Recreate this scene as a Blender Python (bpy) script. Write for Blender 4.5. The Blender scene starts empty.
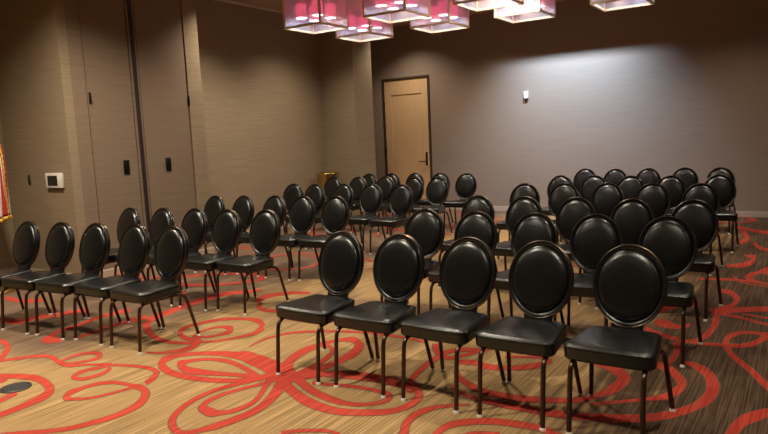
import bpy, bmesh, math, random
from mathutils import Vector, Matrix
random.seed(7)
C = bpy.context.scene.collection
SC = bpy.context.scene
PI = math.pi

# ---------------------------------------------------------------- camera
# room frame: x runs along the chair rows, y runs towards the back wall, z is up, metres
cam_d = bpy.data.cameras.new('camera')
cam = bpy.data.objects.new('camera', cam_d)
C.objects.link(cam)
cam_d.sensor_width = 36.0
cam_d.lens = 36.0 * 647.47 / 768.0
cam_d.clip_start = 0.05
cam_d.clip_end = 100
_F = Vector((-0.54824, 0.82773, -0.11957)).normalized()
_R = Vector((0.83585, 0.54709, -0.04519)).normalized()
_U = _R.cross(_F).normalized()
_R = _F.cross(_U).normalized()
_m = Matrix((_R, _U, -_F)).transposed().to_4x4()
_m.translation = Vector((0, 0, 1.624))
cam.matrix_world = _m
SC.camera = cam

# ---------------------------------------------------------------- world, exposure
w = bpy.data.worlds.new('world')
SC.world = w
w.use_nodes = True
w.node_tree.nodes['Background'].inputs[0].default_value = (0.35, 0.32, 0.30, 1)
w.node_tree.nodes['Background'].inputs[1].default_value = 0.05
SC.view_settings.view_transform = 'Standard'
SC.view_settings.look = 'None'
SC.view_settings.gamma = 1.0
SC.view_settings.exposure = 0.72
SC.view_settings.use_curve_mapping = False

CEIL = 4.10
BACK = 12.68
SIDE = -8.45      # recessed left wall
PART = -7.63      # folding partition plane and pillar face
RET = 4.578       # return wall that carries the thermostat


def spot(name, loc, target, watts, col, cone, blend=1.0, size=0.06):
    l = bpy.data.lights.new(name, 'SPOT')
    l.energy = watts
    l.color = col
    l.spot_size = math.radians(cone)
    l.spot_blend = blend
    l.shadow_soft_size = size
    o = bpy.data.objects.new(name, l)
    C.objects.link(o)
    o.location = loc
    o.rotation_euler = (Vector(target) - Vector(loc)).to_track_quat('-Z', 'Y').to_euler()
    return o


WARM = (1.0, 0.83, 0.62)
COOL = (0.60, 0.79, 1.0)
for x, y, e in ((-6.0, 1.4, 250), (-3.4, 1.9, 370), (-0.4, 1.6, 260), (2.2, 2.6, 90),
                (-6.65, 3.05, 400), (-6.2, 4.9, 200), (-3.3, 5.0, 230), (-0.6, 5.4, 110),
                (-7.1, 7.3, 240), (-3.3, 8.0, 230), (-0.4, 9.0, 130),
                (-7.30, 11.78, 120), (-7.15, 9.25, 190), (-5.3, 11.3, 150), (-3.9, 10.6, 170), (-1.1, 10.9, 130)):
    spot('ceiling_downlight', (x, y, CEIL - 0.03), (x, y, 0), e, WARM, 142 if e == 400 else 122, 1.0, 0.07)
# cool wall washer up in its ceiling slot in front of the back wall
spot('wall_washer_light', (-3.9, 11.33, 4.35), (-3.85, BACK, 2.35), 620, COOL, 96, 1.0, 0.02)

# ---------------------------------------------------------------- helpers


def link(name, bm, mat, parent=None, smooth=True, recalc=True):
    if recalc:
        bmesh.ops.recalc_face_normals(bm, faces=bm.faces)
    me = bpy.data.meshes.new(name)
    bm.to_mesh(me)
    bm.free()
    for m_ in (mat if isinstance(mat, (list, tuple)) else [mat]):
        me.materials.append(m_)
    if smooth:
        for p in me.polygons:
            p.use_smooth = True
        try:
            me.set_sharp_from_angle(angle=math.radians(38))
        except Exception:
            pass
    o = bpy.data.objects.new(name, me)
    C.objects.link(o)
    if parent is not None:
        o.parent = parent
    return o


def empty(name, loc=(0, 0, 0), rz=0.0):
    o = bpy.data.objects.new(name, None)
    o.empty_display_size = 0.1
    C.objects.link(o)
    o.location = loc
    o.rotation_euler = (0, 0, rz)
    return o


def tag(o, label=None, cat=None, group=None, kind=None):
    if label:
        o['label'] = label
    if cat:
        o['category'] = cat
    if group:
        o['group'] = group
    if kind:
        o['kind'] = kind
    return o


def box(bm, x0, x1, y0, y1, z0, z1, bevel=0.0, seg=2):
    vs = [bm.verts.new((x, y, z)) for x in (x0, x1) for y in (y0, y1) for z in (z0, z1)]
    q = [(0, 1, 3, 2), (4, 6, 7, 5), (0, 4, 5, 1), (2, 3, 7, 6), (0, 2, 6, 4), (1, 5, 7, 3)]
    fs = [bm.faces.new([vs[i] for i in f]) for f in q]
    if bevel > 0:
        es = set(e for f in fs for e in f.edges)
        bmesh.ops.bevel(bm, geom=list(es), offset=bevel, segments=seg, profile=0.5, affect='EDGES')


def loft(bm, rings, cap0=True, cap1=True, closed=True):
    R_ = [[bm.verts.new(p) for p in r] for r in rings]
    n = len(rings[0])
    for a, b in zip(R_, R_[1:]):
        for i in range(n if closed else n - 1):
            j = (i + 1) % n
            bm.faces.new((a[i], a[j], b[j], b[i]))
    if cap0:
        bm.faces.new(R_[0])
    if cap1:
        bm.faces.new(R_[-1])


def catmull(pts, sub=6, closed=False):
    P = [Vector(p) for p in pts]
    out = []
    n = len(P)
    rng = range(n if closed else n - 1)
    for i in rng:
        p1, p2 = P[i], P[(i + 1) % n]
        p0 = P[i - 1] if (i > 0 or closed) else p1 + (p1 - p2)
        p3 = P[(i + 2) % n] if (i + 2 < n or closed) else p2 + (p2 - p1)
        for k in range(sub):
            t = k / sub
            out.append(0.5 * ((2 * p1) + (p2 - p0) * t + (2 * p0 - 5 * p1 + 4 * p2 - p3) * t * t
                              + (3 * p1 - p0 - 3 * p2 + p3) * t ** 3))
    if not closed:
        out.append(P[-1])
    return out


def tube(bm, pts, r, seg=10, closed=False):
    P = [Vector(p) for p in pts]
    n = len(P)
    nrm = None
    rings = []
    for i in range(n):
        if closed:
            t = (P[(i + 1) % n] - P[i - 1]).normalized()
        else:
            t = (P[min(i + 1, n - 1)] - P[max(i - 1, 0)]).normalized()
        if nrm is None:
            a = Vector((1, 0, 0)) if abs(t.x) < 0.8 else Vector((0, 1, 0))
            nrm = t.cross(a).normalized()
        nrm = (nrm - t * nrm.dot(t)).normalized()
        b = t.cross(nrm)
        rr = r[i] if isinstance(r, (list, tuple)) else r
        rings.append([P[i] + (nrm * math.cos(2 * PI * k / seg) + b * math.sin(2 * PI * k / seg)) * rr for k in range(seg)])
    if closed:
        R_ = [[bm.verts.new(p) for p in q] for q in rings]
        for i in range(n):
            a, b = R_[i], R_[(i + 1) % n]
            for k in range(seg):
                j = (k + 1) % seg
                bm.faces.new((a[k], a[j], b[j], b[k]))
    else:
        loft(bm, rings)


def lathe(bm, prof, cx=0, cy=0, seg=28):
    loft(bm, [[(cx + r * math.cos(2 * PI * k / seg), cy + r * math.sin(2 * PI * k / seg), z) for k in range(seg)]
              for r, z in prof], cap0=True, cap1=True)


# ---------------------------------------------------------------- materials


def newmat(name):
    m = bpy.data.materials.new(name)
    m.use_nodes = True
    nt = m.node_tree
    return m, nt, nt.nodes['Principled BSDF']


def N(nt, typ, **kw):
    n = nt.nodes.new(typ)
    for k, v in kw.items():
        if k in n.inputs:
            n.inputs[k].default_value = v
        else:
            setattr(n, k, v)
    return n


def simple(name, col, rough=0.5, metal=0.0, noise=0.0, nscale=20.0, bump=0.0, **kw):
    m, nt, b = newmat(name)
    b.inputs['Base Color'].default_value = (*col, 1)
    b.inputs['Roughness'].default_value = rough
    b.inputs['Metallic'].default_value = metal
    for k, v in kw.items():
        b.inputs[k.replace('_', ' ')].default_value = v
    if noise or bump:
        tc = N(nt, 'ShaderNodeTexCoord')
        no = N(nt, 'ShaderNodeTexNoise')
        no.inputs['Scale'].default_value = nscale
        no.inputs['Detail'].default_value = 4
        nt.links.new(tc.outputs['Object'], no.inputs['Vector'])
        if noise:
            mr = N(nt, 'ShaderNodeMapRange')
            mr.inputs['To Min'].default_value = 1 - noise
            mr.inputs['To Max'].default_value = 1 + noise
            nt.links.new(no.outputs['Fac'], mr.inputs['Value'])
            mx = N(nt, 'ShaderNodeVectorMath', operation='SCALE')
            mx.inputs[0].default_value = col
            nt.links.new(mr.outputs['Result'], mx.inputs['Scale'])
            nt.links.new(mx.outputs['Vector'], b.inputs['Base Color'])
        if bump:
            bp = N(nt, 'ShaderNodeBump')
            bp.inputs['Strength'].default_value = bump
            bp.inputs['Distance'].default_value = 0.002
            nt.links.new(no.outputs['Fac'], bp.inputs['Height'])
            nt.links.new(bp.outputs['Normal'], b.inputs['Normal'])
    return m


def math_node(nt, op, a, b=None, c=None, clamp=False):
    n = N(nt, 'ShaderNodeMath', operation=op)
    n.use_clamp = clamp
    for i, v in enumerate((a, b, c)):
        if v is None:
            continue
        if isinstance(v, (int, float)):
            n.inputs[i].default_value = v
        else:
            nt.links.new(v, n.inputs[i])
    return n.outputs[0]


def grasscloth(name, ca, cb, rough=0.75):
    """woven wall covering: fine horizontal fibres with faint vertical seams"""
    m, nt, b = newmat(name)
    g = N(nt, 'ShaderNodeNewGeometry')
    sp = N(nt, 'ShaderNodeSeparateXYZ')
    nt.links.new(g.outputs['Position'], sp.inputs[0])
    h = math_node(nt, 'ADD', sp.outputs['X'], sp.outputs['Y'])

    def streak(sx, sz, detail):
        cx = N(nt, 'ShaderNodeCombineXYZ')
        nt.links.new(math_node(nt, 'MULTIPLY', h, sx), cx.inputs[0])
        nt.links.new(math_node(nt, 'MULTIPLY', sp.outputs['Z'], sz), cx.inputs[2])
        no = N(nt, 'ShaderNodeTexNoise')
        no.inputs['Scale'].default_value = 1.0
        no.inputs['Detail'].default_value = detail
        nt.links.new(cx.outputs[0], no.inputs['Vector'])
        return no.outputs['Fac']
    f1 = streak(1.6, 55.0, 3)
    f2 = streak(14.0, 160.0, 2)
    f3 = streak(0.5, 0.9, 2)
    f = math_node(nt, 'ADD', math_node(nt, 'MULTIPLY', f1, 0.6), math_node(nt, 'MULTIPLY', f2, 0.3))
    f = math_node(nt, 'ADD', f, math_node(nt, 'MULTIPLY', f3, 0.25))
    mr = N(nt, 'ShaderNodeMapRange')
    mr.inputs['From Min'].default_value = 0.38
    mr.inputs['From Max'].default_value = 0.78
    nt.links.new(f, mr.inputs['Value'])
    mx = N(nt, 'ShaderNodeMix', data_type='RGBA')
    mx.inputs['A'].default_value = (*ca, 1)
    mx.inputs['B'].default_value = (*cb, 1)
    nt.links.new(mr.outputs['Result'], mx.inputs['Factor'])
    nt.links.new(mx.outputs['Result'], b.inputs['Base Color'])
    b.inputs['Roughness'].default_value = rough
    b.inputs['Specular IOR Level'].default_value = 0.25
    bp = N(nt, 'ShaderNodeBump')
    bp.inputs['Strength'].default_value = 0.25
    bp.inputs['Distance'].default_value = 0.003
    nt.links.new(f2, bp.inputs['Height'])
    nt.links.new(bp.outputs['Normal'], b.inputs['Normal'])
    return m


def wood(name, ca, cb, rough=0.45):
    m, nt, b = newmat(name)
    g = N(nt, 'ShaderNodeNewGeometry')
    mp = N(nt, 'ShaderNodeMapping')
    mp.inputs['Scale'].default_value = (22, 22, 1.1)
    nt.links.new(g.outputs['Position'], mp.inputs['Vector'])
    no = N(nt, 'ShaderNodeTexNoise')
    no.inputs['Scale'].default_value = 1.6
    no.inputs['Detail'].default_value = 5
    nt.links.new(mp.outputs[0], no.inputs['Vector'])
    mx = N(nt, 'ShaderNodeMix', data_type='RGBA')
    mx.inputs['A'].default_value = (*ca, 1)
    mx.inputs['B'].default_value = (*cb, 1)
    nt.links.new(no.outputs['Fac'], mx.inputs['Factor'])
    nt.links.new(mx.outputs['Result'], b.inputs['Base Color'])
    b.inputs['Roughness'].default_value = rough
    return m


def carpet(name, red):
    """streaky loop carpet; the streaks run towards the back wall"""
    m, nt, b = newmat(name)
    g = N(nt, 'ShaderNodeNewGeometry')
    sp = N(nt, 'ShaderNodeSeparateXYZ')
    nt.links.new(g.outputs['Position'], sp.inputs[0])
    X, Y = sp.outputs['X'], sp.outputs['Y']

    def streak(sx, sy, detail, off=0.0):
        cx = N(nt, 'ShaderNodeCombineXYZ')
        nt.links.new(math_node(nt, 'MULTIPLY', X, sx), cx.inputs[0])
        nt.links.new(math_node(nt, 'MULTIPLY', Y, sy), cx.inputs[1])
        cx.inputs[2].default_value = off
        no = N(nt, 'ShaderNodeTexNoise')
        no.inputs['Scale'].default_value = 1.0
        no.inputs['Detail'].default_value = detail
        nt.links.new(cx.outputs[0], no.inputs['Vector'])
        return no.outputs['Fac']
    fine = streak(95, 1.6, 4)
    mid = streak(22, 0.8, 3, 3.0)
    big = streak(1.6, 0.7, 3, 9.0)
    weave = streak(150, 150, 1, 5.0)

    def ss(v, a, b_):
        mr = N(nt, 'ShaderNodeMapRange', interpolation_type='SMOOTHSTEP')
        mr.inputs['From Min'].default_value = a
        mr.inputs['From Max'].default_value = b_
        nt.links.new(v, mr.inputs['Value'])
        return mr.outputs['Result']

    def mix(f, A, B):
        mx = N(nt, 'ShaderNodeMix', data_type='RGBA')
        if isinstance(f, float):
            mx.inputs['Factor'].default_value = f
        else:
            nt.links.new(f, mx.inputs['Factor'])
        for k, v in (('A', A), ('B', B)):
            if isinstance(v, tuple):
                mx.inputs[k].default_value = (*v, 1)
            else:
                nt.links.new(v, mx.inputs[k])
        return mx.outputs['Result']
    if red:
        c = mix(ss(fine, 0.30, 0.66), (0.27, 0.026, 0.018), (0.43, 0.062, 0.042))
        c = mix(math_node(nt, 'MULTIPLY', ss(math_node(nt, 'ADD', fine, math_node(nt, 'MULTIPLY', mid, 0.5)), 0.84, 0.96), 0.6), c, (0.22, 0.10, 0.05))
    else:
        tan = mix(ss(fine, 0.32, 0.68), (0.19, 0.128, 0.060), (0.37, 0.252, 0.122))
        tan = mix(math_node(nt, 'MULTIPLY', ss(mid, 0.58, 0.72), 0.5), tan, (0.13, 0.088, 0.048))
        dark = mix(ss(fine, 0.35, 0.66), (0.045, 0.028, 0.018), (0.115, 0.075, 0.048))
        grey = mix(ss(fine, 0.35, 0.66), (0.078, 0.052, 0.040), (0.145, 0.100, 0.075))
        wob = math_node(nt, 'ADD', math_node(nt, 'MULTIPLY', math_node(nt, 'SUBTRACT', mid, 0.5), 1.6),
                        math_node(nt, 'MULTIPLY', math_node(nt, 'SUBTRACT', fine, 0.5), 1.2))
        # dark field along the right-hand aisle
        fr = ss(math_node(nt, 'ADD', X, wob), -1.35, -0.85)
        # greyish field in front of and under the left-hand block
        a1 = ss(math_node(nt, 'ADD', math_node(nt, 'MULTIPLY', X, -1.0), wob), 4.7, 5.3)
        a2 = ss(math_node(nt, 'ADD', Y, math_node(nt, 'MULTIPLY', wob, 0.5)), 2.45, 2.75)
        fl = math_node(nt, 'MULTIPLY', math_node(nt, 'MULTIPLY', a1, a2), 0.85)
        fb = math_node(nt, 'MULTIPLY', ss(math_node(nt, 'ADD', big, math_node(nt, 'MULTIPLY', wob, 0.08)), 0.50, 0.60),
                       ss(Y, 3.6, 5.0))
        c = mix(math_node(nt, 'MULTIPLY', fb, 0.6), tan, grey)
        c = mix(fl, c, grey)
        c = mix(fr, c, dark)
    v = N(nt, 'ShaderNodeHueSaturation')
    mr = N(nt, 'ShaderNodeMapRange')
    mr.inputs['To Min'].default_value = 0.8
    mr.inputs['To Max'].default_value = 1.2
    nt.links.new(weave, mr.inputs['Value'])
    nt.links.new(mr.outputs['Result'], v.inputs['Value'])
    nt.links.new(c, v.inputs['Color'])
    nt.links.new(v.outputs[0], b.inputs['Base Color'])
    b.inputs['Roughness'].default_value = 0.95
    b.inputs['Specular IOR Level'].default_value = 0.1
    bp = N(nt, 'ShaderNodeBump')
    bp.inputs['Strength'].default_value = 0.5
    bp.inputs['Distance'].default_value = 0.004
    nt.links.new(weave, bp.inputs['Height'])
    nt.links.new(bp.outputs['Normal'], b.inputs['Normal'])
    return m


M = {}
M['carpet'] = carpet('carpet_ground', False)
M['red'] = carpet('carpet_red_swirl', True)
M['edge'] = simple('carpet_swirl_edge', (0.11, 0.060, 0.035), 0.95, noise=0.3, nscale=60)
M['wall_back'] = grasscloth('wallcover_mauve', (0.250, 0.195, 0.160), (0.312, 0.247, 0.207))
M['wall_left'] = grasscloth('wallcover_olive', (0.235, 0.185, 0.125), (0.340, 0.275, 0.190))
M['panel'] = grasscloth('wallcover_partition', (0.190, 0.145, 0.105), (0.265, 0.205, 0.150))
M['ceiling'] = simple('ceiling_paint', (0.46, 0.34, 0.24), 0.85, noise=0.05, nscale=6)
M['trimlight'] = simple('trim_paint', (0.62, 0.55, 0.45), 0.5)
M['baseboard'] = simple('baseboard_paint', (0.47, 0.39, 0.32), 0.45)
M['darkgap'] = simple('seam_rubber', (0.018, 0.010, 0.007), 0.6)
M['doorframe'] = simple('door_frame_bronze', (0.055, 0.035, 0.022), 0.4)
M['door'] = wood('door_maple', (0.56, 0.37, 0.20), (0.72, 0.51, 0.30))
M['blackmetal'] = simple('black_hardware', (0.012, 0.010, 0.009), 0.35, 0.6)
M['vinyl'] = simple('black_vinyl', (0.0045, 0.0050, 0.0055), 0.27, 0.0, bump=0.25, nscale=260)
M['vinyl'].node_tree.nodes['Principled BSDF'].inputs['Specular IOR Level'].default_value = 0.7
M['vinyl'].node_tree.nodes['Principled BSDF'].inputs['Specular Tint'].default_value = (0.86, 0.96, 1.0, 1)
M['bronze'] = simple('bronze_tube', (0.075, 0.050, 0.036), 0.30, 0.85)
M['rim'] = simple('bronze_rim', (0.085, 0.066, 0.052), 0.28, 0.9)
M['glide'] = simple('clear_glide', (0.75, 0.74, 0.70), 0.25, 0.2)
M['champagne'] = simple('champagne_metal', (0.78, 0.69, 0.52), 0.40, 0.1)
M['brass'] = simple('polished_brass', (0.62, 0.46, 0.17), 0.24, 1.0, noise=0.15, nscale=9)
M['white'] = simple('white_plastic', (0.82, 0.82, 0.80), 0.35)
M['screen'] = simple('dark_screen', (0.010, 0.010, 0.016), 0.15)
M['greyplate'] = simple('brown_plate', (0.055, 0.040, 0.028), 0.4, 0.5)
M['black'] = simple('black_rubber', (0.016, 0.018, 0.020), 0.45)
M['flagred'] = simple('flag_red', (0.42, 0.018, 0.030), 0.7, noise=0.12, nscale=90)
M['flagwhite'] = simple('flag_white', (0.72, 0.68, 0.66), 0.7, noise=0.06, nscale=90)
M['flagblue'] = simple('flag_blue', (0.020, 0.030, 0.130), 0.7, noise=0.12, nscale=90)
M['fringe'] = simple('gold_fringe', (0.62, 0.38, 0.06), 0.6, noise=0.35, nscale=160)
M['polewood'] = simple('flagpole_oak', (0.36, 0.19, 0.07), 0.35)


def glass_mat():
    m = bpy.data.materials.new('iridescent_glass')
    m.use_nodes = True
    nt = m.node_tree
    nt.nodes.clear()
    out = N(nt, 'ShaderNodeOutputMaterial')
    tr = N(nt, 'ShaderNodeBsdfTransparent')
    tr.inputs[0].default_value = (0.95, 0.93, 0.97, 1)
    tl = N(nt, 'ShaderNodeBsdfTranslucent')
    df = N(nt, 'ShaderNodeBsdfDiffuse')
    gl = N(nt, 'ShaderNodeBsdfGlossy')
    gl.inputs['Roughness'].default_value = 0.3
    g = N(nt, 'ShaderNodeNewGeometry')
    no = N(nt, 'ShaderNodeTexNoise')
    no.inputs['Scale'].default_value = 2.6
    no.inputs['Detail'].default_value = 2
    nt.links.new(g.outputs['Position'], no.inputs['Vector'])
    cr = N(nt, 'ShaderNodeValToRGB')
    cr.color_ramp.elements[0].position = 0.36
    cr.color_ramp.elements[0].color = (0.45, 0.56, 0.80, 1)
    cr.color_ramp.elements[1].position = 0.62
    cr.color_ramp.elements[1].color = (0.86, 0.80, 0.82, 1)
    nt.links.new(no.outputs['Fac'], cr.inputs[0])
    for s in (tl, df):
        nt.links.new(cr.outputs[0], s.inputs[0])
    a = N(nt, 'ShaderNodeMixShader')
    a.inputs[0].default_value = 0.5
    nt.links.new(tl.outputs[0], a.inputs[1])
    nt.links.new(df.outputs[0], a.inputs[2])
    b = N(nt, 'ShaderNodeMixShader')
    b.inputs[0].default_value = 0.38
    nt.links.new(tr.outputs[0], b.inputs[1])
    nt.links.new(a.outputs[0], b.inputs[2])
    c = N(nt, 'ShaderNodeMixShader')
    c.inputs[0].default_value = 0.06
    nt.links.new(b.outputs[0], c.inputs[1])
    nt.links.new(gl.outputs[0], c.inputs[2])
    nt.links.new(c.outputs[0], out.inputs[0])
    return m


def emis(name, base, col, strength):
    m, nt, b = newmat(name)
    b.inputs['Base Color'].default_value = (*base, 1)
    b.inputs['Emission Color'].default_value = (*col, 1)
    b.inputs['Emission Strength'].default_value = strength
    b.inputs['Roughness'].default_value = 0.6
    return m


M['glass'] = glass_mat()
M['shade'] = emis('lit_red_shade', (0.55, 0.04, 0.10), (1.0, 0.12, 0.22), 0.85)
M['diffuser'] = emis('lit_lamp_diffuser', (0.9, 0.88, 0.85), (1.0, 0.93, 0.90), 15.0)

# ---------------------------------------------------------------- setting
bm = bmesh.new()
X0, X1, Y0 = -11.5, 3.2, -2.6


def quad(bm, pts, mi=0):
    f = bm.faces.new([bm.verts.new(p) for p in pts])
    f.material_index = mi
    return f


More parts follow.
